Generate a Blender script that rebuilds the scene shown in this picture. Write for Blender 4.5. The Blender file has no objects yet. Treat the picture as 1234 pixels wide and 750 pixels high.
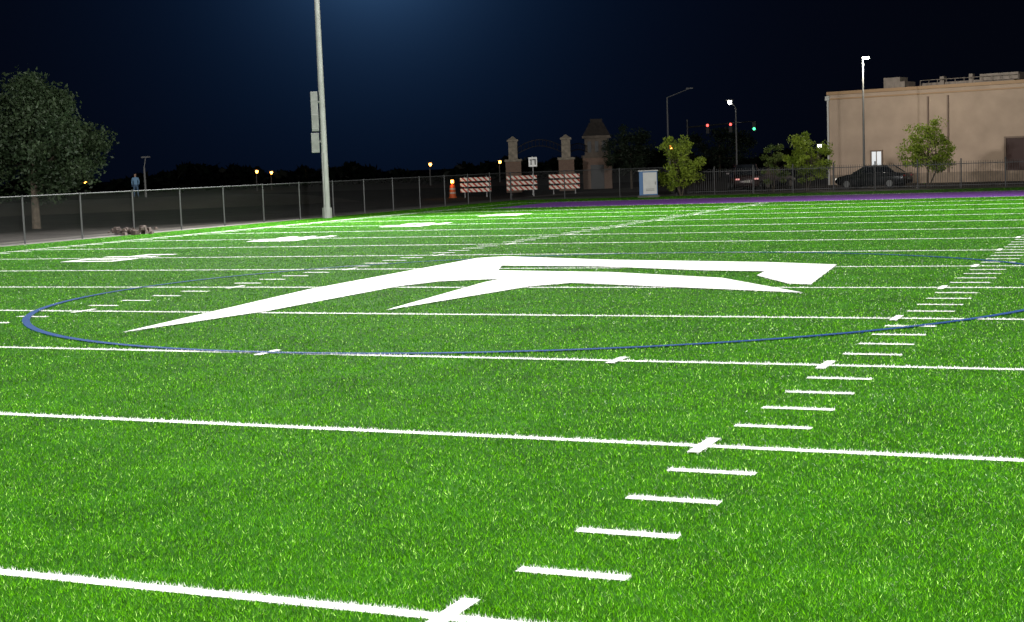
import bpy, math, numpy as np
from mathutils import Matrix, Vector
C=np.array([3.28872,-6.42589,2.25767]); YAW,PITCH,ROLL,FPX=.41915,.09922,-.03646,1769.64
def Rz(a): c,s=math.cos(a),math.sin(a); return np.array([[c,-s,0],[s,c,0],[0,0,1.]])
def Rx(a): c,s=math.cos(a),math.sin(a); return np.array([[1.,0,0],[0,c,-s],[0,s,c]])
M=Rz(YAW)@Rx(math.pi/2-PITCH)@Rz(ROLL)
# logo outline in metres on the field
logoA=[(-10.69,10.85),(-11.72,17.69),(-12.06,26.04),(-11.51,26.55),(-8.32,25.14),(-7.84,23.16),(-10.28,23.56),(-9.74,22.15),(-6.99,21.59),(-4.24,20.15),(-2.06,17.24),(-3.11,17.66),(-6.83,19.11),(-7.38,18.42),(-8.09,14.15),(-8.72,19.30),(-8.70,20.05),(-9.80,19.50),(-10.15,18.41),(-10.16,13.88)]
logoB=[(-8.32,25.14),(-4.35,24.06),(-2.73,23.26),(-2.27,18.76),(-2.70,18.92),(-3.71,20.68),(-3.80,21.65),(-5.08,21.92),(-7.84,23.16)]

sc=bpy.context.scene
sc.view_settings.view_transform='Standard'; sc.view_settings.look='None'; sc.view_settings.exposure=0
rng=np.random.default_rng(7)
def site(b,dist,z=0.0):
    r=math.radians(b-.2); return Vector((3.29-math.sin(r)*dist,-6.43+math.cos(r)*dist,z))
# ---------- materials
def mat(n,col,rough=.7,metal=0,spec=.4,noise=0,nscale=3,emis=None,es=0,bump=0,bscale=40):
    m=bpy.data.materials.new(n); m.use_nodes=True; nt=m.node_tree; b=nt.nodes['Principled BSDF']
    b.inputs['Base Color'].default_value=(*col,1); b.inputs['Roughness'].default_value=rough
    b.inputs['Metallic'].default_value=metal; b.inputs['Specular IOR Level'].default_value=spec
    if noise or bump:
        tc=nt.nodes.new('ShaderNodeTexCoord')
    if noise:
        nz=nt.nodes.new('ShaderNodeTexNoise'); nz.inputs['Scale'].default_value=nscale; nz.inputs['Detail'].default_value=6
        nt.links.new(tc.outputs['Object'],nz.inputs['Vector'])
        r=nt.nodes.new('ShaderNodeValToRGB'); r.color_ramp.elements[0].position=.3; r.color_ramp.elements[1].position=.7
        r.color_ramp.elements[0].color=(*[c*(1-noise) for c in col],1); r.color_ramp.elements[1].color=(*[min(1,c*(1+noise)) for c in col],1)
        nt.links.new(nz.outputs['Fac'],r.inputs['Fac']); nt.links.new(r.outputs['Color'],b.inputs['Base Color'])
    if bump:
        n2=nt.nodes.new('ShaderNodeTexNoise'); n2.inputs['Scale'].default_value=bscale; nt.links.new(tc.outputs['Object'],n2.inputs['Vector'])
        bp=nt.nodes.new('ShaderNodeBump'); bp.inputs['Strength'].default_value=bump; bp.inputs['Distance'].default_value=.03
        nt.links.new(n2.outputs['Fac'],bp.inputs['Height']); nt.links.new(bp.outputs['Normal'],b.inputs['Normal'])
    if emis: b.inputs['Emission Color'].default_value=(*emis,1); b.inputs['Emission Strength'].default_value=es
    return m
def brick_mat(n,c1,c2,mortar,scale=3):
    m=mat(n,c1,.85); nt=m.node_tree; b=nt.nodes['Principled BSDF']
    tc=nt.nodes.new('ShaderNodeTexCoord'); br=nt.nodes.new('ShaderNodeTexBrick'); br.inputs['Scale'].default_value=scale
    mp=nt.nodes.new('ShaderNodeMapping'); mp.inputs['Rotation'].default_value=(math.pi/2,0,0)
    br.inputs['Color1'].default_value=(*c1,1); br.inputs['Color2'].default_value=(*c2,1); br.inputs['Mortar'].default_value=(*mortar,1)
    nt.links.new(tc.outputs['Object'],mp.inputs['Vector']); nt.links.new(mp.outputs['Vector'],br.inputs['Vector']); nt.links.new(br.outputs['Color'],b.inputs['Base Color']); return m
def attr_mat(n,rough=.5,spec=.15,trans=0):
    m=mat(n,(1,1,1),rough,0,spec); nt=m.node_tree; a=nt.nodes.new('ShaderNodeAttribute'); a.attribute_name='Col'
    b=nt.nodes['Principled BSDF']; nt.links.new(a.outputs['Color'],b.inputs['Base Color'])
    if trans:
        t=nt.nodes.new('ShaderNodeBsdfTranslucent'); nt.links.new(a.outputs['Color'],t.inputs['Color'])
        mx=nt.nodes.new('ShaderNodeMixShader'); mx.inputs[0].default_value=trans
        nt.links.new(b.outputs[0],mx.inputs[1]); nt.links.new(t.outputs[0],mx.inputs[2]); nt.links.new(mx.outputs[0],nt.nodes['Material Output'].inputs['Surface'])
    return m
galv=mat('galvanized_steel',(.24,.24,.24),.5,.3,.4,.12,5)
boxm=mat('ballast_enclosure',(.15,.155,.15),.5,.2,.4,.15,3)
polemat=mat('pole_steel',(.25,.255,.245),.55,.1,.35,.18,1.2)
darkmetal=mat('black_metal',(.015,.015,.016),.45,.2)
concrete=mat('concrete',(.085,.078,.07),.9,noise=.4,nscale=1.5)
whitem=mat('white_paint',(.8,.8,.78),.7)
asphalt=mat('asphalt',(.018,.016,.0145),.95,spec=.1,noise=.5,nscale=.5,bump=.3)
stone=mat('limestone',(.24,.205,.16),.85,noise=.3,nscale=4)
# ---------- builder
class B:
    def __init__(s): s.V=[];s.F=[];s.I=[]
    def quadbox(s,c,size,mi=0,rot=0,taper=1):
        cx,cy,cz=c; sx,sy,sz=[k/2 for k in size]; n=len(s.V); cr,sr=math.cos(rot),math.sin(rot)
        for z in(-1,1):
            k=taper if z>0 else 1
            for x,y in((-1,-1),(1,-1),(1,1),(-1,1)):
                X,Y=x*sx*k,y*sy*k; s.V.append((cx+X*cr-Y*sr,cy+X*sr+Y*cr,cz+z*sz))
        for f in((3,2,1,0),(4,5,6,7),(0,1,5,4),(1,2,6,5),(2,3,7,6),(3,0,4,7)): s.F.append([n+i for i in f]); s.I.append(mi)
        return s
    def tube(s,p,q,r1,r2=None,mi=0,n=10):
        r2=r1 if r2 is None else r2; p=Vector(p);q=Vector(q); d=(q-p).normalized()
        a=d.orthogonal().normalized(); b=d.cross(a); k=len(s.V)
        for c,r in((p,r1),(q,r2)):
            for i in range(n):
                t=2*math.pi*i/n; s.V.append(tuple(c+a*r*math.cos(t)+b*r*math.sin(t)))
        for i in range(n): j=(i+1)%n; s.F.append([k+i,k+j,k+n+j,k+n+i]); s.I.append(mi)
        s.F.append([k+i for i in range(n)][::-1]); s.I.append(mi); s.F.append([k+n+i for i in range(n)]); s.I.append(mi)
        return s
    def poly(s,pts,mi=0):
        k=len(s.V); s.V+= [tuple(p) for p in pts]; s.F.append(list(range(k,k+len(pts)))); s.I.append(mi); return s
    def make(s,name,mats,parent=None,loc=(0,0,0),rot=0,bevel=0,smooth=False):
        me=bpy.data.meshes.new(name); me.from_pydata(s.V,[],s.F)
        for m in mats: me.materials.append(m)
        me.polygons.foreach_set('material_index',s.I)
        if smooth: me.polygons.foreach_set('use_smooth',[True]*len(s.F))
        me.update(); o=bpy.data.objects.new(name,me); sc.collection.objects.link(o)
        o.location=loc; o.rotation_euler=(0,0,rot)
        if parent: o.parent=parent
        if bevel: md=o.modifiers.new('b','BEVEL'); md.width=bevel; md.segments=2
        return o
def empty(n,loc,rot=0):
    e=bpy.data.objects.new(n,None); sc.collection.objects.link(e); e.location=loc; e.rotation_euler=(0,0,rot); e.empty_display_size=.2; return e
def soup(name,V,col,m,k):
    N=len(V); me=bpy.data.meshes.new(name); me.vertices.add(k*N); me.vertices.foreach_set('co',V.astype(np.float32).ravel())
    me.loops.add(k*N); me.loops.foreach_set('vertex_index',np.arange(k*N,dtype=np.int32))
    me.polygons.add(N); me.polygons.foreach_set('loop_start',np.arange(0,k*N,k,dtype=np.int32)); me.update()
    c4=np.ones((N,4),np.float32); c4[:,:3]=col
    at=me.color_attributes.new('Col','FLOAT_COLOR','POINT'); at.data.foreach_set('color',np.repeat(c4,k,0).ravel())
    me.materials.append(m); o=bpy.data.objects.new(name,me); sc.collection.objects.link(o); return o
def point(loc,e,col,size=.1,parent=None):
    l=bpy.data.lights.new('lamp_light','POINT'); l.energy=e; l.color=col; l.shadow_soft_size=size
    o=bpy.data.objects.new('lamp_light',l); sc.collection.objects.link(o); o.location=loc
    if parent: o.parent=parent
    return o
# ---------- world
w=bpy.data.worlds.new("World"); sc.world=w; w.use_nodes=True; nt=w.node_tree; nt.nodes.clear()
out=nt.nodes.new('ShaderNodeOutputWorld'); add=nt.nodes.new('ShaderNodeAddShader'); nt.links.new(add.outputs[0],out.inputs[0])
sky=nt.nodes.new('ShaderNodeTexSky'); sky.sky_type='NISHITA'; sky.sun_disc=False; sky.sun_elevation=math.radians(1); sky.sun_rotation=math.radians(-120)
b1=nt.nodes.new('ShaderNodeBackground'); b1.inputs[1].default_value=.00004; nt.links.new(sky.outputs[0],b1.inputs[0]); nt.links.new(b1.outputs[0],add.inputs[0])
b2=nt.nodes.new('ShaderNodeBackground'); nt.links.new(b2.outputs[0],add.inputs[1]); b2.inputs[1].default_value=1
tc=nt.nodes.new('ShaderNodeTexCoord'); 
el=math.radians(9.5); bz=math.radians(28.8); L=(-math.sin(bz)*math.cos(el),math.cos(bz)*math.cos(el),math.sin(el))
nm=nt.nodes.new('ShaderNodeVectorMath'); nm.operation='NORMALIZE'; nt.links.new(tc.outputs['Generated'],nm.inputs[0])
dt=nt.nodes.new('ShaderNodeVectorMath'); dt.operation='DOT_PRODUCT'; nt.links.new(nm.outputs[0],dt.inputs[0]); dt.inputs[1].default_value=L
ac=nt.nodes.new('ShaderNodeMath'); ac.operation='ARCCOSINE'; ac.use_clamp=False; nt.links.new(dt.outputs['Value'],ac.inputs[0])
def expf(scale,amp):
    m1=nt.nodes.new('ShaderNodeMath'); m1.operation='MULTIPLY'; m1.inputs[1].default_value=-1/math.radians(scale); nt.links.new(ac.outputs[0],m1.inputs[0])
    e=nt.nodes.new('ShaderNodeMath'); e.operation='EXPONENT'; nt.links.new(m1.outputs[0],e.inputs[0])
    v=nt.nodes.new('ShaderNodeVectorMath'); v.operation='SCALE'; v.inputs[0].default_value=amp; nt.links.new(e.outputs[0],v.inputs['Scale']); return v
g1=expf(1.8,(.07,.17,.33)); g2=expf(4.8,(.0035,.019,.068))  # floodlight haze painted into the sky colour, fading with angle
s1=nt.nodes.new('ShaderNodeVectorMath'); s1.operation='ADD'; nt.links.new(g1.outputs[0],s1.inputs[0]); nt.links.new(g2.outputs[0],s1.inputs[1])
s2=nt.nodes.new('ShaderNodeVectorMath'); s2.operation='ADD'; nt.links.new(s1.outputs[0],s2.inputs[0]); s2.inputs[1].default_value=(.0009,.0014,.0036)
nt.links.new(s2.outputs[0],b2.inputs[0])
# ---------- camera
cd=bpy.data.cameras.new('camera'); co=bpy.data.objects.new('camera',cd); sc.collection.objects.link(co); sc.camera=co
cd.sensor_width=36; cd.lens=FPX/1234*36; cd.clip_end=3000
co.matrix_world=Matrix([list(M[i])+[C[i]] for i in range(3)]+[[0,0,0,1]])
# ---------- ground sheets
XL,XR=-31.3,17.5
turfm=mat('turf_base',(.018,.095,.002),.9,spec=.03,noise=.4,nscale=1.2)
dirt=mat('dry_grass_dirt',(.022,.018,.013),.95,noise=.4,nscale=.4,bump=.5,bscale=8)
def sheet(n,x0,x1,y0,y1,z,m): return B().poly([(x0,y0,z),(x1,y0,z),(x1,y1,z),(x0,y1,z)]).make(n,[m])
sheet('ground',-900,900,-400,1500,-.008,dirt)
sheet('turf_field',-34.65,40,-60,79.3,.0,turfm)
sheet('parking_lot',-150,-37.6,20,140,-.002,asphalt)
sheet('road',-36,140,84,93.5,-.002,asphalt)
sheet('concrete_path',-35.5,-34.65,-60,81,.004,concrete)
sheet('concrete_path',-34.65,40,79.3,81,.004,concrete)
# ---------- markings
Rs=[]
for n in range(-3,15): Rs.append((XL,XR,n*4.572-.05,n*4.572+.05))
Rs.append((XL,XR,73.1,73.25))
for n in range(-9,70):
    if n%5: 
        for a in((0,.65),(-14.45,-13.8),(XL+.1,XL+.7),(XR-.7,XR-.1)): Rs.append((a[0],a[1],n*.9144-.05,n*.9144+.05))
for n in range(-3,14):
    for x in(0,-13.8): Rs.append((x-.05,x+.05,n*4.572-.3,n*4.572+.3))
for x in(-7.05,-2.37,-11.7): Rs.append((x-.05,x+.05,9.144-.25,9.144+.25))
Rs+= [(XL-.1,XL,-13.7,73.2),(XR,XR+.1,-13.7,73.2)]
SEG={'0':'abcdef','1':'bc','2':'abged','3':'abgcd','4':'fgbc','5':'afgcd'}
def digit(ch,yc,xc=-24.0,w=1.15,h=1.83,t=.29):
    segs={'a':(-w/2,w/2,h/2-t,h/2),'d':(-w/2,w/2,-h/2,-h/2+t),'g':(-w/2,w/2,-t/2,t/2),'f':(-w/2,-w/2+t,0,h/2),'e':(-w/2,-w/2+t,-h/2,0),'b':(w/2-t,w/2,0,h/2),'c':(w/2-t,w/2,-h/2,0)}
    for s in SEG[ch]:
        a,b,c,d=segs[s]; Rs.append((xc+c,xc+d,yc-b,yc-a))
for n,ch in((6,'4'),(8,'3'),(10,'2'),(12,'1'),(4,'5')):
    digit(ch,n*4.572+.9); digit('0',n*4.572-.9)
bl=B()
for i,(a,b,c,d) in enumerate(Rs):
    z=.004+.00003*i; bl.poly([(a,c,z),(b,c,z),(b,d,z),(a,d,z)])
bl.make('field_markings',[whitem])
lg=B(); 
def tri_poly(b,pts,z):
    from mathutils.geometry import tessellate_polygon
    T=tessellate_polygon([[Vector((x,y,0)) for x,y in pts]]); k=len(b.V); b.V+=[(x,y,z) for x,y in pts]
    for t in T: b.F.append([k+i for i in t]); b.I.append(0)
tri_poly(lg,logoA,.018); tri_poly(lg,logoB,.0185); lg.make('midfield_logo',[whitem])
CX,CY,CR=-6.9,18.288,9.144
bluem=mat('blue_turf_paint',(.003,.045,.17),.8,spec=.05); r=B()
for i in range(160):
    a,b2_=2*math.pi*i/160,2*math.pi*(i+1)/160
    r.poly([(CX+q*math.cos(t),CY+q*math.sin(t),.016) for q,t in((CR-.06,a),(CR+.06,a),(CR+.06,b2_),(CR-.06,b2_))])
r.make('center_circle',[bluem])
sheet('end_zone',-29.2,XR,64.1,73.05,.002,mat('purple_turf',(.10,.02,.20),.9))
# ---------- grass
N=1250000
hf=math.atan(617/FPX)+.06
d=np.exp(rng.uniform(math.log(5.5),math.log(98),N)); a=YAW+rng.uniform(-hf,hf,N)
X=C[0]-np.sin(a)*d; Y=C[1]+np.cos(a)*d
k=(X>-34.6)&(Y<79.25); d,X,Y=d[k],X[k],Y[k]; N=len(d)
jx=X+rng.normal(0,.011,N); jy=Y+rng.normal(0,.015,N)
def pip(poly,x,y):
    ins=np.zeros(len(x),bool); n=len(poly)
    for i in range(n):
        x1,y1=poly[i]; x2,y2=poly[(i+1)%n]
        if y1==y2: continue
        ins^=((y1>y)!=(y2>y))&(x<(x2-x1)*(y-y1)/(y2-y1)+x1)
    return ins
white=np.zeros(N,bool)
lw=.05+.0006*np.clip(d-20,0,60)
white|=(np.abs(((jy+2.286)%4.572)-2.286)<lw)&(jx>XL)&(jx<XR)&(jy<64.2)
tk=(np.abs(((jy+.4572)%.9144)-.4572)<.05)&(jy<64)
white|=tk&(((jx>0)&(jx<.65))|((jx>-14.45)&(jx<-13.8))|((jx>XL)&(jx<XL+.7))|((jx>XR-.7)&(jx<XR)))
white|=(np.abs(((jy+2.286)%4.572)-2.286)<.3)&((np.abs(jx)<.05)|(np.abs(jx+13.8)<.05))&(jy<64)
for rr in Rs:
    if (rr[3]-rr[2])>.11 or rr[2]>73: white|=(jx>rr[0])&(jx<rr[1])&(jy>rr[2])&(jy<rr[3])
white|=pip(logoA,jx,jy)|pip(logoB,jx,jy)
blue=np.abs(np.hypot(jx-CX,jy-CY)-CR)<.062
purple=(jx>-29.2)&(jx<XR)&(jy>64.1)&(jy<73.05)
wd=.00043*d*np.exp(rng.normal(0,.3,N)); h=rng.uniform(.012,.028,N)*np.clip(1.15-d/120,.5,1)
h[white]*=1.15
th=rng.uniform(0,2*math.pi,N); lx=rng.normal(0,.011,N); ly=rng.normal(0,.011,N)
V=np.zeros((N,3,3),np.float32)
V[:,0]=np.stack([X-np.cos(th)*wd/2,Y-np.sin(th)*wd/2,0*X],1)
V[:,1]=np.stack([X+np.cos(th)*wd/2,Y+np.sin(th)*wd/2,0*X],1)
V[:,2]=np.stack([X+lx,Y+ly,h],1)
lo=.5+.14*np.sin(X*.9+1.3*np.sin(Y*.7))*np.sin(Y*1.7+np.sin(X*.5))+.14*np.sin(Y*6.1+.6*np.sin(X*1.1))*np.sin(X*.37+Y*.2)+.08*np.sin(X*11+3*np.sin(Y*9))*np.sin(Y*13+2*np.sin(X*7))
t=np.clip(rng.uniform(0,1,N)**2.0*1.0+(lo-.5)*.4,0,1.1)[:,None]
col=(1-t)*np.array([.015,.095,.0005])+t*np.array([.14,.45,.004])
sp_=rng.uniform(0,1,N)<.035; col[sp_]=np.array([.45,.80,.16])  # turf glints painted as pale colour on a random few blades
dk_=rng.uniform(0,1,N)<.18; col[dk_]*=.3
col[purple]=(np.array([.10,.02,.20])+t*np.array([.14,.05,.22]))[purple]
col[blue]=(np.array([.002,.022,.085])+t*np.array([.006,.06,.20]))[blue]
col[white]=rng.uniform(.66,.88,int(white.sum()))[:,None]
soup('turf_grass',V,col,attr_mat('grass_blades',.4,.08),3)
# ---------- floodlights
def floodlight(x,y,boxes,E=118000):
    e=empty('stadium_floodlight',(x,y,0))
    b=B().tube((0,0,0),(0,0,.5),.24,.24).tube((0,0,.5),(0,0,19),.165,.09,n=20); b.make('pole',[polemat],e)
    cxd=math.atan2(18.3-y,-6.9-x); 
    b=B(); f=B()
    for row in range(2):
        z=17.6+row*1.1; b.tube((-2.2*math.sin(cxd),2.2*math.cos(cxd),z),(2.2*math.sin(cxd),-2.2*math.cos(cxd),z),.06)
        for i in range(5):
            s=-1.9+i*.95; p=Vector((s*-math.sin(cxd),s*math.cos(cxd),z)); dr=Vector((math.cos(cxd)*.8,math.sin(cxd)*.8,-.6))
            b.tube(p,p+dr*.3,.12,.32,n=14); f.tube(p+dr*.302,p+dr*.31,.29,.29,n=14)
    b.make('crossarm_and_reflectors',[galv],e); f.make('lamp_lens',[mat('lamp_glow',(1,1,1),emis=(1,.98,.95),es=30)],e)
    if boxes:
        q=B().quadbox((-.36,-.08,5.15),(.34,.4,1.9)).quadbox((-.40,-.08,3.65),(.38,.42,.95)).quadbox((-.17,-.05,5.6),(.12,.1,.1)).quadbox((-.17,-.05,3.7),(.12,.1,.1))
        q.make('ballast_box',[boxm],e,rot=.52,bevel=.02)
        q=B()
        for z in(4.35,5.0,5.7): q.quadbox((-.36,-.285,z),(.28,.012,.02))
        q.tube((-.1,-.2,0),(-.1,-.2,3.2),.03,n=8); q.make('conduit_and_seams',[galv],e,rot=.52)
    l=bpy.data.lights.new('floodlight_lamp','SPOT'); l.energy=E; l.color=(1,.985,.95); l.spot_size=math.radians(165); l.spot_blend=.6; l.shadow_soft_size=1.0
    o=bpy.data.objects.new('floodlight_lamp',l); sc.collection.objects.link(o); o.parent=e; o.location=(math.cos(cxd)*1.2,math.sin(cxd)*1.2,17.6)
    o.rotation_euler=Vector((-6.9-x,18.3-y,-17)).to_track_quat('-Z','Y').to_euler()
floodlight(-33.93,55.44,True); floodlight(21.5,55.3,False); floodlight(-33.93,-18.7,False); floodlight(21.5,-18.7,False,108000)
# ---------- chain link fence
cl=bpy.data.materials.new('chain_link_mesh'); cl.use_nodes=True; n=cl.node_tree; pb=n.nodes['Principled BSDF']; pb.inputs['Base Color'].default_value=(.02,.021,.022,1); pb.inputs['Metallic'].default_value=.2
tcx=n.nodes.new('ShaderNodeTexCoord'); sp=n.nodes.new('ShaderNodeSeparateXYZ'); n.links.new(tcx.outputs['Object'],sp.inputs[0])
def mth(op,a,b=None):
    x=n.nodes.new('ShaderNodeMath'); x.operation=op
    for i,v in enumerate((a,b)):
        if v is None: continue
        if isinstance(v,(int,float)): x.inputs[i].default_value=v
        else: n.links.new(v,x.inputs[i])
    return x.outputs[0]
hx=mth('ADD',sp.outputs[0],sp.outputs[1]); fs=[]
for op in('ADD','SUBTRACT'):
    q=mth('FRACT',mth('MULTIPLY',mth(op,hx,sp.outputs[2]),13)); fs.append(mth('LESS_THAN',q,.09))
mk=mth('MAXIMUM',fs[0],fs[1]); tr=n.nodes.new('ShaderNodeBsdfTransparent'); mx=n.nodes.new('ShaderNodeMixShader')
n.links.new(mk,mx.inputs[0]); n.links.new(tr.outputs[0],mx.inputs[1]); n.links.new(pb.outputs[0],mx.inputs[2]); n.links.new(mx.outputs[0],n.nodes['Material Output'].inputs['Surface'])
fpost=mat('fence_post_steel',(.055,.057,.059),.5,.3)
def chain_fence(p,q,h=1.75,step=3.05):
    p=Vector(p);q=Vector(q);Ln=(q-p).length; dr=(q-p)/Ln; e=empty('chain_link_fence',p); b=B(); k=int(Ln/step)
    for i in range(k+1):
        o=dr*(Ln*i/k); b.tube(o,o+Vector((0,0,h+.05)),.034,n=8)
    b.tube((0,0,h),dr*Ln+Vector((0,0,h)),.022,n=8); b.tube((0,0,.06),dr*Ln+Vector((0,0,.06)),.008,n=5)
    b.make('posts_and_rail',[fpost],e)
    B().poly([(0,0,.03),dr*Ln+Vector((0,0,.03)),dr*Ln+Vector((0,0,h)),(0,0,h)]).make('mesh',[cl],e)
chain_fence((-35.1,20,0),(-35.1,80.2,0)); chain_fence((-35.1,80.3,0),(-24,80.3,0))
b=B(); x0,x1,yf=-24,42,80.3
for i in range(int((x1-x0)/2.4)+1): b.quadbox((x0+i*2.4,yf,.85),(.07,.07,1.7))
for z in(.2,1.4): b.quadbox(((x0+x1)/2,yf,z),(x1-x0,.03,.04))
for i in range(int((x1-x0)/.13)): b.quadbox((x0+i*.13+.06,yf+.03,.8),(.02,.02,1.5))
b.make('iron_picket_fence',[darkmetal])
# ---------- trees
bark=mat('bark',(.07,.055,.04),.95,noise=.4,nscale=6,bump=.6,bscale=20); leafm=attr_mat('leaves',.5,.2,.3)
def tree(name,pos,H,R,crown0,leaves,ls,c0,c1,nc=70,trunk=.12,multi=1,seed=0,cs=.17):
    g=np.random.default_rng(seed); e=empty(name,pos); b=B()
    cz=(H+crown0)/2; rz=(H-crown0)/2
    P=[]
    while len(P)<nc:
        v=g.uniform(-1,1,3)
        rr=np.linalg.norm(v)
        if rr>1 or rr<.3: continue
        lim=.84+.16*math.sin(3*math.atan2(v[1],v[0])+seed)+.1*math.sin(5*v[2]+seed)
        if rr>lim: continue
        wz=1-.2*max(0,v[2])
        P.append((v[0]*R*wz,v[1]*R*wz,cz+v[2]*rz))
    P=np.array(P)
    fork=crown0+.15*(H-crown0)
    for m_ in range(multi):
        ox,oy=(g.normal(0,.12*R,2) if multi>1 else (0,0)); top=Vector((ox*2.2,oy*2.2,fork))
        b.tube((ox*.3,oy*.3,0),top,trunk,trunk*.7,n=9); b.tube(top,top+Vector((0,0,rz*.9)),trunk*.7,trunk*.2,n=7)
        idx=g.choice(len(P),min(len(P),14),replace=False)
        for i in idx:
            s=top+Vector((0,0,g.uniform(0,rz*.7))); mid=s.lerp(Vector(P[i]),.5)+Vector((0,0,-.05*R))
            b.tube(s,mid,trunk*.4,trunk*.22,n=6); b.tube(mid,P[i],trunk*.22,trunk*.06,n=5)
    b.make('trunk_and_limbs',[bark],e)
    ci=g.integers(0,len(P),leaves); cr=R*cs*g.uniform(.6,1.6,len(P)); 
    dv=g.normal(0,1,(leaves,3)); dv/=np.linalg.norm(dv,axis=1)[:,None]; dv*=g.uniform(.1,1.15,leaves)[:,None]**.6
    c=P[ci]+dv*cr[ci][:,None]*np.array([1.25,1.25,.85]); c[:,2]=np.maximum(c[:,2],crown0*.6)
    u=g.normal(0,1,(leaves,3)); u/=np.linalg.norm(u,axis=1)[:,None]; vv=np.cross(u,g.normal(0,1,(leaves,3))); vv/=np.linalg.norm(vv,axis=1)[:,None]
    s=ls*g.uniform(.6,1.3,leaves)[:,None]; Q=np.stack([c-u*s,c+vv*s*.5,c+u*s,c-vv*s*.5],1)
    t=np.clip(g.uniform(0,1,len(P))[ci]*.7+g.uniform(0,.4,leaves),0,1)[:,None]
    o=soup('foliage',Q,(1-t)*np.array(c0)+t*np.array(c1),leafm,4); o.parent=e
dk=((.012,.025,.011),(.042,.064,.030)); dd_=((.010,.018,.010),(.03,.045,.025)); yg=((.10,.16,.015),(.31,.40,.05))
tree('oak_tree',site(42.0,75),7.2,4.3,1.2,32000,.10,*dk,nc=200,trunk=.22,seed=3,cs=.15)
tree('young_tree',site(17.5,90),3.75,1.65,.35,6500,.075,*yg,nc=60,trunk=.05,multi=3,seed=5)
tree('young_tree',site(13.95,93),3.1,1.0,.4,2600,.075,(.05,.09,.02),(.13,.17,.04),nc=30,trunk=.04,multi=2,seed=6)
tree('young_tree',site(12.75,90.5),3.9,1.5,.3,6500,.075,*yg,nc=60,trunk=.05,multi=3,seed=8)
tree('young_tree',site(8.3,91),4.0,1.8,.5,6500,.075,*yg,nc=60,trunk=.05,multi=3,seed=9)
tree('dark_tree',site(19.4,118),5.2,2.2,1.2,6000,.10,*dd_,nc=60,trunk=.1,seed=11)
tree('dark_tree',site(16.0,165),5.6,4.2,1.2,4500,.14,*dd_,nc=60,trunk=.15,seed=12)
g=np.random.default_rng(5); n_=26000; bb=np.radians(g.uniform(4,46,n_)); dd=270+25*g.normal(0,1,n_)
hh=2.6+.8*np.sin(bb*23)+.7*np.sin(bb*61+1)+.4*np.sin(bb*171)+.3*np.sin(bb*397); c=np.stack([-np.sin(bb)*dd,np.cos(bb)*dd,g.uniform(0,1,n_)**.7*hh],1)
u=g.normal(0,1,(n_,3))*.35; vv=g.normal(0,1,(n_,3))*.25
soup('distant_treeline',np.stack([c-u,c+vv,c+u,c-vv],1),np.full((n_,3),.015)*np.array([.6,1,.6])*g.uniform(.4,1.4,(n_,1)),leafm,4)
# ---------- building
stucco=mat('tan_stucco',(.41,.31,.235),.9,noise=.12,nscale=.7,bump=.3,bscale=25); trim=mat('dark_trim',(.2,.145,.11),.7); cap=mat('parapet_cap',(.36,.23,.13),.6)
p0=site(11.87,107.4); p1=site(4.80,102.0); ang=math.atan2(p1.y-p0.y,p1.x-p0.x); W=46; D=26; HB=6.4
e=empty('commercial_building',p0,ang)
B().quadbox((W/2,D/2,HB/2),(W,D,HB)).make('walls',[stucco],e)
B().quadbox((W/2,D/2,HB+.05),(W+.24,D+.24,.22)).quadbox((W/2,-.03,HB-.35),(W-.1,.1,.10)).make('parapet_cap',[cap],e)
b=B()
for x in(7.35,8.75,16.2,17.6,26,27.4): b.quadbox((x,-.06,HB/2-.25),(.10,.14,HB-.6))
b.make('pilasters',[trim],e); B().quadbox((W/2,-.07,.35),(W-.2,.12,.7)).make('wall_base',[mat('base_course',(.25,.19,.14),.9,noise=.15)],e)
b=B().tube((-.02,-.12,0),(-.02,-.12,HB-.1),.07).quadbox((-.02,-.12,HB-.3),(.3,.24,.3)); b.make('downspout',[mat('downspout_paint',(.5,.5,.48),.6)],e)
b=B().quadbox((4.5,1.2,HB+.5),(1.2,1.3,.8)).quadbox((5.2,1.2,HB+.35),(.7,1.8,.45)).quadbox((9.3,3,HB+.25),(6.4,2.2,.35)).quadbox((7.6,2.0,HB+.5),(.3,.5,.6)).quadbox((9.6,2.0,HB+.5),(.25,.4,.7)).quadbox((11.6,2.4,HB+.55),(2.6,1.6,.45)).quadbox((15.5,3.4,HB+.5),(2.2,1.6,.9))
for i in range(12): b.tube((6.2+i*.62,1.4,HB),(6.2+i*.62,1.4,HB+.6),.025,n=6)
b.tube((6.2,1.4,HB+.6),(13,1.4,HB+.6),.025,n=6); b.make('rooftop_units',[mat('rooftop_metal',(.24,.2,.17),.6,.2,noise=.2)],e)
B().quadbox((3.6,-.05,1.6),(.7,.06,1.3)).make('lit_window',[mat('lit_glass',(.5,.5,.5),emis=(.9,.95,1),es=.55)],e)
b=B(); b.quadbox((3.6,-.06,2.3),(.95,.12,.1)).quadbox((3.19,-.06,1.5),(.1,.12,1.5)).quadbox((4.01,-.06,1.5),(.1,.12,1.5)).quadbox((3.6,-.1,1.6),(.05,.05,1.3)); b.make('window_frame',[trim],e)
B().quadbox((13.3,-.06,1.45),(1.15,.1,2.7)).make('door',[mat('brown_door',(.04,.015,.012),.5)],e)
B().quadbox((13.3,-.09,2.87),(1.45,.16,.12)).quadbox((12.64,-.09,1.4),(.12,.16,2.8)).quadbox((13.96,-.09,1.4),(.12,.16,2.8)).make('door_frame',[trim],e)
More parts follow.
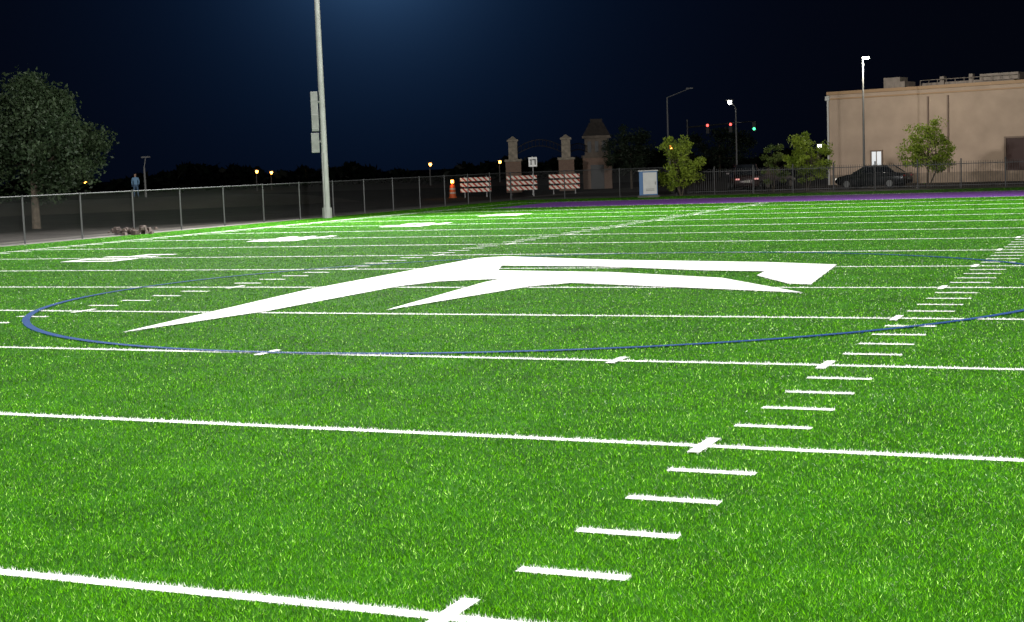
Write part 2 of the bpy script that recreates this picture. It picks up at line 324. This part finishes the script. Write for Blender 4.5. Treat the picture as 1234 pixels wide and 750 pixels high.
# ---------- street lamps
def glow(n,c,s): return mat(n,(1,1,1),emis=c,es=s)
wg=glow('lamp_white',(1,.97,.9),25); og=glow('lamp_orange',(1,.35,.05),16)
e=empty('street_lamp',site(10.6,95)); thinp=mat('lamp_pole_paint',(.12,.12,.115),.55)
B().quadbox((0,0,.3),(.5,.5,.6)).tube((0,0,.6),(0,0,8.0),.08,.045).tube((0,0,7.95),(.22,-.05,8.05),.03).quadbox((.2,-.02,8.08),(.45,.24,.1)).make('pole_and_head',[thinp],e)
B().quadbox((.22,-.02,8.01),(.26,.16,.03)).make('lens',[wg],e); point((.25,-.3,7.7),1500,(1,.93,.8),.15,e)
dimp=mat('dim_pole',(.16,.16,.16),.6)
def arm_lamp(b_,d_,h,armx,emit=True,col=wg):
    e=empty('street_lamp',site(b_,d_)); B().tube((0,0,0),(0,0,h-.8),.10,.07).tube((0,0,h-.8),(armx,0,h),.045,.035).quadbox((armx,0,h),(.7,.25,.12)).make('pole_and_arm',[dimp],e)
    if emit: B().tube((armx,0,h-.06),(armx,0,h-.2),.16,.2,n=12).tube((armx,0,h-.2),(armx,0,h-.42),.2,.1,n=12).make('lens',[col],e)
arm_lamp(17.95,150,9.2,2.4,False); arm_lamp(15.35,150,7.9,-.6)
arm_lamp(33.85,200,2.8,.1,True,og); arm_lamp(33.3,210,2.6,.1,True,og); arm_lamp(27.2,190,2.9,.1,True,og); arm_lamp(24.5,200,2.9,.1,True,og); arm_lamp(38.0,120,3.9,.2,False)  # last call is an unlit utility pole, not a street lamp
arm_lamp(40.2,230,2.2,.2,True,og); arm_lamp(12.3,150,3.2,.2,True,wg); arm_lamp(17.9,140,3.6,.2,True,og)
e=empty('traffic_signal',site(17.2,152)); b=B().tube((0,0,0),(0,0,6.2),.13,.1).tube((0,0,5.4),(7,-.3,5.7),.09,.05)
for x in(2.2,4.6,7): b.quadbox((x,-.15,5.2),(.35,.25,1.0))
b.make('pole_and_mast_arm',[darkmetal],e)
rg=glow('red_signal',(1,.03,.02),4); gg=glow('green_signal',(.02,1,.35),3)
B().tube((2.2,-.28,5.5),(2.2,-.3,5.5),.13).tube((4.6,-.28,5.5),(4.6,-.3,5.5),.13).make('red_lens',[rg],e)
B().tube((7,-.28,4.95),(7,-.3,4.95),.14).make('green_lens',[gg],e)
# ---------- gateway
brick=brick_mat('brown_brick',(.13,.075,.055),(.17,.10,.07),(.18,.16,.13),4)
def gate_column(b_):
    e=empty('gate_column',site(b_,120),math.radians(22)); B().quadbox((0,0,1.25),(1.25,1.25,2.5)).make('brick_base',[brick],e)
    B().quadbox((0,0,2.6),(1.4,1.4,.18)).quadbox((0,0,3.4),(.72,.72,1.4)).quadbox((0,0,4.2),(.9,.9,.16)).quadbox((0,0,4.4),(.8,.8,.28),taper=.1).make('stone_shaft_and_cap',[stone],e)
gate_column(23.95); gate_column(21.9)
e=empty('brick_gatehouse',site(20.7,124),math.radians(20))
B().quadbox((0,0,1.3),(2.4,2.4,2.6)).quadbox((0,-1.23,1.0),(1.1,.08,2.0),1).make('brick_walls',[brick,darkmetal],e)
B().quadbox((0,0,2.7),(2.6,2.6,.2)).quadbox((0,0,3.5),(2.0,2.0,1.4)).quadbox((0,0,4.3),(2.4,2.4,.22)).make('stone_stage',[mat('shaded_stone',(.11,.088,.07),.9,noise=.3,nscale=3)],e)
B().quadbox((0,0,4.95),(2.3,2.3,1.1),taper=.5).quadbox((0,0,5.65),(1.0,1.0,.3)).make('roof',[mat('slate_roof',(.022,.017,.015),.85,noise=.4,nscale=5)],e)
b=B()
for i in range(3): b.quadbox((-.6+i*.6,-1.02,3.5),(.3,.05,.9))
b.make('window_openings',[darkmetal],e)
b=B()
def arch(p,q,rise,n=14):
    pts=[p.lerp(q,i/n)+Vector((0,0,rise*math.sin(math.pi*i/n))) for i in range(n+1)]
    for u_,v_ in zip(pts,pts[1:]): b.tube(u_,v_,.035,n=6); b.tube(u_-Vector((0,0,.5)),v_-Vector((0,0,.5)),.035,n=6); b.tube(u_,u_-Vector((0,0,.5)),.02,n=5)
arch(site(23.9,120,3.5),site(21.95,120,3.5),.7); arch(site(21.9,120,3.4),site(20.95,123.5,3.4),.4); b.make('gateway_arch',[mat('bronze_metal',(.022,.018,.016),.5,.3)])
# ---------- barricades
strp=mat('red_white_stripes',(.8,.8,.8),.6); n=strp.node_tree; pb=n.nodes['Principled BSDF']; t_=n.nodes.new('ShaderNodeTexCoord'); sp=n.nodes.new('ShaderNodeSeparateXYZ'); n.links.new(t_.outputs['Object'],sp.inputs[0])
fr=mth('FRACT',mth('MULTIPLY',mth('ADD',sp.outputs[0],sp.outputs[2]),2.6)); lt=mth('LESS_THAN',fr,.45); mc=n.nodes.new('ShaderNodeMix'); mc.data_type='RGBA'; mc.inputs[6].default_value=(.8,.76,.66,1); mc.inputs[7].default_value=(.5,.05,.02,1)
n.links.new(lt,mc.inputs[0]); n.links.new(mc.outputs[2],pb.inputs['Base Color'])
def barricade(b_,d_,rot):
    e=empty('road_barricade',site(b_,d_),rot); b=B()
    for z in(.5,.9,1.3): b.quadbox((0,-.05,z),(2.25,.04,.26))
    b.make('striped_boards',[strp],e)
    b=B()
    for x in(-.8,.8): b.quadbox((x,0,.75),(.06,.06,1.5)).quadbox((x,0,.04),(.08,1.2,.08))
    b.make('frame',[galv],e)
barricade(25.45,108,.45); barricade(23.65,109,.38); barricade(22.0,108,.36)
e=empty('traffic_sign',site(23.2,104),.4); B().quadbox((0,.03,1.4),(.06,.04,2.8)).make('post',[galv],e); B().quadbox((0,0,2.4),(.6,.02,.66)).make('panel',[whitem],e)
b=B().quadbox((-.12,-.02,2.4),(.08,.01,.4)).quadbox((.1,-.02,2.56),(.24,.01,.08)).quadbox((.17,-.02,2.38),(.08,.01,.36)).quadbox((-.17,-.02,2.54),(.08,.01,.07)); b.make('lettering',[darkmetal],e)
orange=mat('orange_plastic',(.45,.08,.01),.6); wband=mat('reflective_band',(.35,.33,.3),.6)
def barrel(b_,d_):
    e=empty('traffic_barrel',site(b_,d_)); b=B() 
    for i,(z0,z1,r0,r1) in enumerate([(0,.08,.30,.30),(.08,.3,.25,.24),(.3,.42,.235,.23),(.42,.6,.225,.22),(.6,.72,.215,.21),(.72,.95,.205,.18),(.95,1.05,.08,.08)]): b.tube((0,0,z0),(0,0,z1),r0,r1,mi=1 if i in(2,4) else 0,n=16)
    b.make('drum',[orange,wband],e); B().tube((0,0,1.08),(0,0,1.3),.11,.11,n=12).make('warning_light',[glow('amber_light',(1,.32,.03),12)],e); point((0,-.4,1.2),25,(1,.4,.08),.1,e)
barrel(26.35,108)
e=empty('utility_cabinet',site(18.75,89.5),.30); B().quadbox((0,0,.06),(1.3,.8,.12)).make('pad',[concrete],e); B().quadbox((0,0,.85),(1.1,.6,1.45)).make('housing',[mat('blue_paint',(.05,.13,.28),.5)],e,bevel=.02)
B().quadbox((.1,-.31,.85),(.82,.02,1.3)).quadbox((0,0,1.6),(1.2,.7,.06)).make('door_panel_and_top',[mat('off_white_paint',(.5,.5,.48),.6,noise=.08)],e); B().quadbox((.42,-.33,.85),(.03,.02,.18)).quadbox((.1,-.323,.5),(.5,.01,.02)).quadbox((.1,-.323,.42),(.5,.01,.02)).make('handle_and_vents',[darkmetal],e)
# low bank beyond the lot with a person standing on it
bc=site(38.35,110); ub=(site(36,110)-site(41,110)).normalized(); vb=Vector((-ub.y,ub.x,0)); b=B(); nx,ny=24,10
for j in range(ny+1):
    for i in range(nx+1):
        s=-1+2*i/nx; q=-1+2*j/ny; hgt=.9*math.cos(q*math.pi/2)**.6*max(0,1-s**4) if abs(q)<1 else 0
        b.V.append(tuple(bc+ub*s*16+vb*q*4+Vector((0,0,hgt-.02))))
for j in range(ny):
    for i in range(nx): k_=j*(nx+1)+i; b.F.append([k_,k_+1,k_+nx+2,k_+nx+1]); b.I.append(0)
b.make('grass_bank',[dirt],smooth=True)
J=[(0,0,.95,.135),(0,0,1.15,.135),(0,0,1.35,.16),(0,0,1.47,.075),(0,-.01,1.56,.065),(0,-.02,1.66,.10),(0,-.01,1.73,.085),
 (-.19,0,1.40,.075),(-.25,.0,1.14,.05),(-.24,-.06,.90,.036),(-.24,-.09,.80,.04),(.19,0,1.40,.075),(.25,.02,1.14,.05),(.22,-.10,.94,.036),(.18,-.16,.88,.04),
 (-.10,0,.86,.10),(-.12,-.02,.50,.07),(-.13,.02,.09,.045),(-.14,-.15,.04,.04),(.10,0,.86,.10),(.13,-.03,.50,.07),(.15,.0,.09,.045),(.17,-.17,.04,.04)]
E_=[(0,1),(1,2),(2,3),(3,4),(4,5),(5,6),(2,7),(7,8),(8,9),(9,10),(2,11),(11,12),(12,13),(13,14),(0,15),(15,16),(16,17),(17,18),(0,19),(19,20),(20,21),(21,22)]
me=bpy.data.meshes.new('person'); me.from_pydata([j[:3] for j in J],E_,[]); o=bpy.data.objects.new('person',me); sc.collection.objects.link(o)
o.location=bc+Vector((0,0,.87)); o.rotation_euler=(0,0,.55)
sk=o.modifiers.new('Skin','SKIN')
for i,j in enumerate(J): me.skin_vertices[0].data[i].radius=(j[3],j[3]*(.75 if i<3 else 1))
me.skin_vertices[0].data[0].use_root=True; ss=o.modifiers.new('S','SUBSURF'); ss.levels=2; ss.render_levels=2
pm=mat('clothing',(.06,.11,.18),.85); n=pm.node_tree; pb=n.nodes['Principled BSDF']; t_=n.nodes.new('ShaderNodeTexCoord'); sp=n.nodes.new('ShaderNodeSeparateXYZ'); n.links.new(t_.outputs['Object'],sp.inputs[0])
rp=n.nodes.new('ShaderNodeValToRGB'); rp.color_ramp.interpolation='CONSTANT'; n.links.new(mth('DIVIDE',sp.outputs[2],2.0),rp.inputs['Fac']); E0=rp.color_ramp.elements
E0[0].position=0; E0[0].color=(.02,.02,.02,1); E0[1].position=.045; E0[1].color=(.05,.09,.15,1)
for ps,cl_ in((.475,(.12,.22,.34,1)),(.75,(.28,.17,.12,1)),(.85,(.03,.02,.015,1))): q=E0.new(ps); q.color=cl_
n.links.new(rp.outputs['Color'],pb.inputs['Base Color']); me.materials.append(pm)
b=B(); g=np.random.default_rng(2)
for i in range(70):
    s=g.uniform(.04,.16); b.quadbox((g.normal(0,.5),g.normal(0,.4),s*.5+max(0,.2-abs(g.normal(0,.2)))),(s*2,s*1.5,s*1.2),rot=g.uniform(0,3),taper=g.uniform(.3,.8))
b.make('rock_pile',[mat('rubble',(.06,.043,.037),.95,noise=.5,nscale=9)],loc=site(38.6,61.8),bevel=.02)
# ---------- cars
glass=mat('car_glass',(.01,.012,.015),.08,0,.8); tyre=mat('tyre_rubber',(.012,.012,.012),.9); chrome=mat('wheel_alloy',(.25,.25,.25),.35,.8)
def car(name,pos,rot,col,suv=False,tail=3,head=0):
    e=empty(name,pos,rot); paint=mat('car_paint',col,.25,.3,.6)
    k=1.15 if suv else 1
    prof=[(-2.2,.45,.62,.80),(-2.15,.28,.92,.84),(-1.5,.22,1.0*k,.88),(-.6,.2,.98*k,.9),(.6,.2,.95*k,.9),(1.3,.22,.9*k,.88),(1.95,.26,.78*k,.84),(2.22,.42,.62,.74)]
    b=B(); 
    for x,z0,z1,hw in prof: 
        zm=z0+(z1-z0)*.55
        b.V+=[(x,-hw*.94,z0),(x,-hw,zm),(x,-hw*.93,z1),(x,hw*.93,z1),(x,hw,zm),(x,hw*.94,z0)]
    for i in range(len(prof)-1):
        for j in range(6): a_=i*6+j;c_=i*6+(j+1)%6; b.F.append([a_,c_,c_+6,a_+6]); b.I.append(0)
    b.F.append([5,4,3,2,1,0]); b.F.append([42+j for j in range(6)]); b.I+=[0,0]; b.make('body',[paint],e,bevel=.03,smooth=True)
    top=1.72 if suv else 1.42; xb=(-2.0,-1.75) if suv else (-1.7,-1.0); z0=.93*k
    gb=[(xb[0],z0,.82),(xb[1],top,.64),(.25,top,.64),(1.1,z0-.02,.80)]
    b=B(); 
    for x,z,hw in gb: b.V+=[(x,-hw,z),(x,hw,z)]
    b.F+=[[0,1,3,2],[2,3,5,4],[4,5,7,6],[0,2,4,6],[7,5,3,1]]; b.I+=[1,0,1,1,1]; b.make('cabin',[paint,glass],e)
    b=B()
    for sy in(-1,1):
        for t0,t1 in((gb[0],gb[1]),(gb[2],gb[3])): b.tube((t0[0],sy*t0[2],t0[1]),(t1[0],sy*t1[2],t1[1]),.035,n=6)
        b.tube((-.3,sy*.81,z0),(-.35,sy*.645,top),.04,n=6); b.quadbox((.85,sy*.98,z0+.07),(.12,.2,.12))
    b.make('pillars_and_mirrors',[paint],e)
    b=B()
    for x in(-1.35,1.38):
        for s in(-1,1): b.tube((x,s*.70,.33),(x,s*.91,.33),.33,mi=0,n=20); b.tube((x,s*.905,.33),(x,s*.93,.33),.2,mi=1,n=12)
    b.make('wheels',[tyre,chrome],e)
    b=B(); 
    for s in(-1,1): b.quadbox((-2.17,s*.6,.78),(.1,.3,.1),0); b.quadbox((2.13,s*.56,.62),(.14,.36,.12),1)
    b.make('lights',[glow('tail_light',(1,.03,.02),tail) if tail>0 else mat('tail_lens',(.25,.01,.01),.2),mat('head_light',(.7,.7,.7),.1,emis=(1,.95,.85),es=head)],e)
    B().quadbox((-2.235,0,.62),(.02,.4,.14)).make('licence_plate',[wband],e)
car('parked_car',site(10.25,93),math.radians(168),(.02,.022,.025),head=1,tail=0)
car('suv',site(15.1,99),math.radians(110),(.03,.015,.015),True,tail=.5)
car('parked_car',site(14.2,101),math.radians(70),(.02,.02,.03),tail=0)
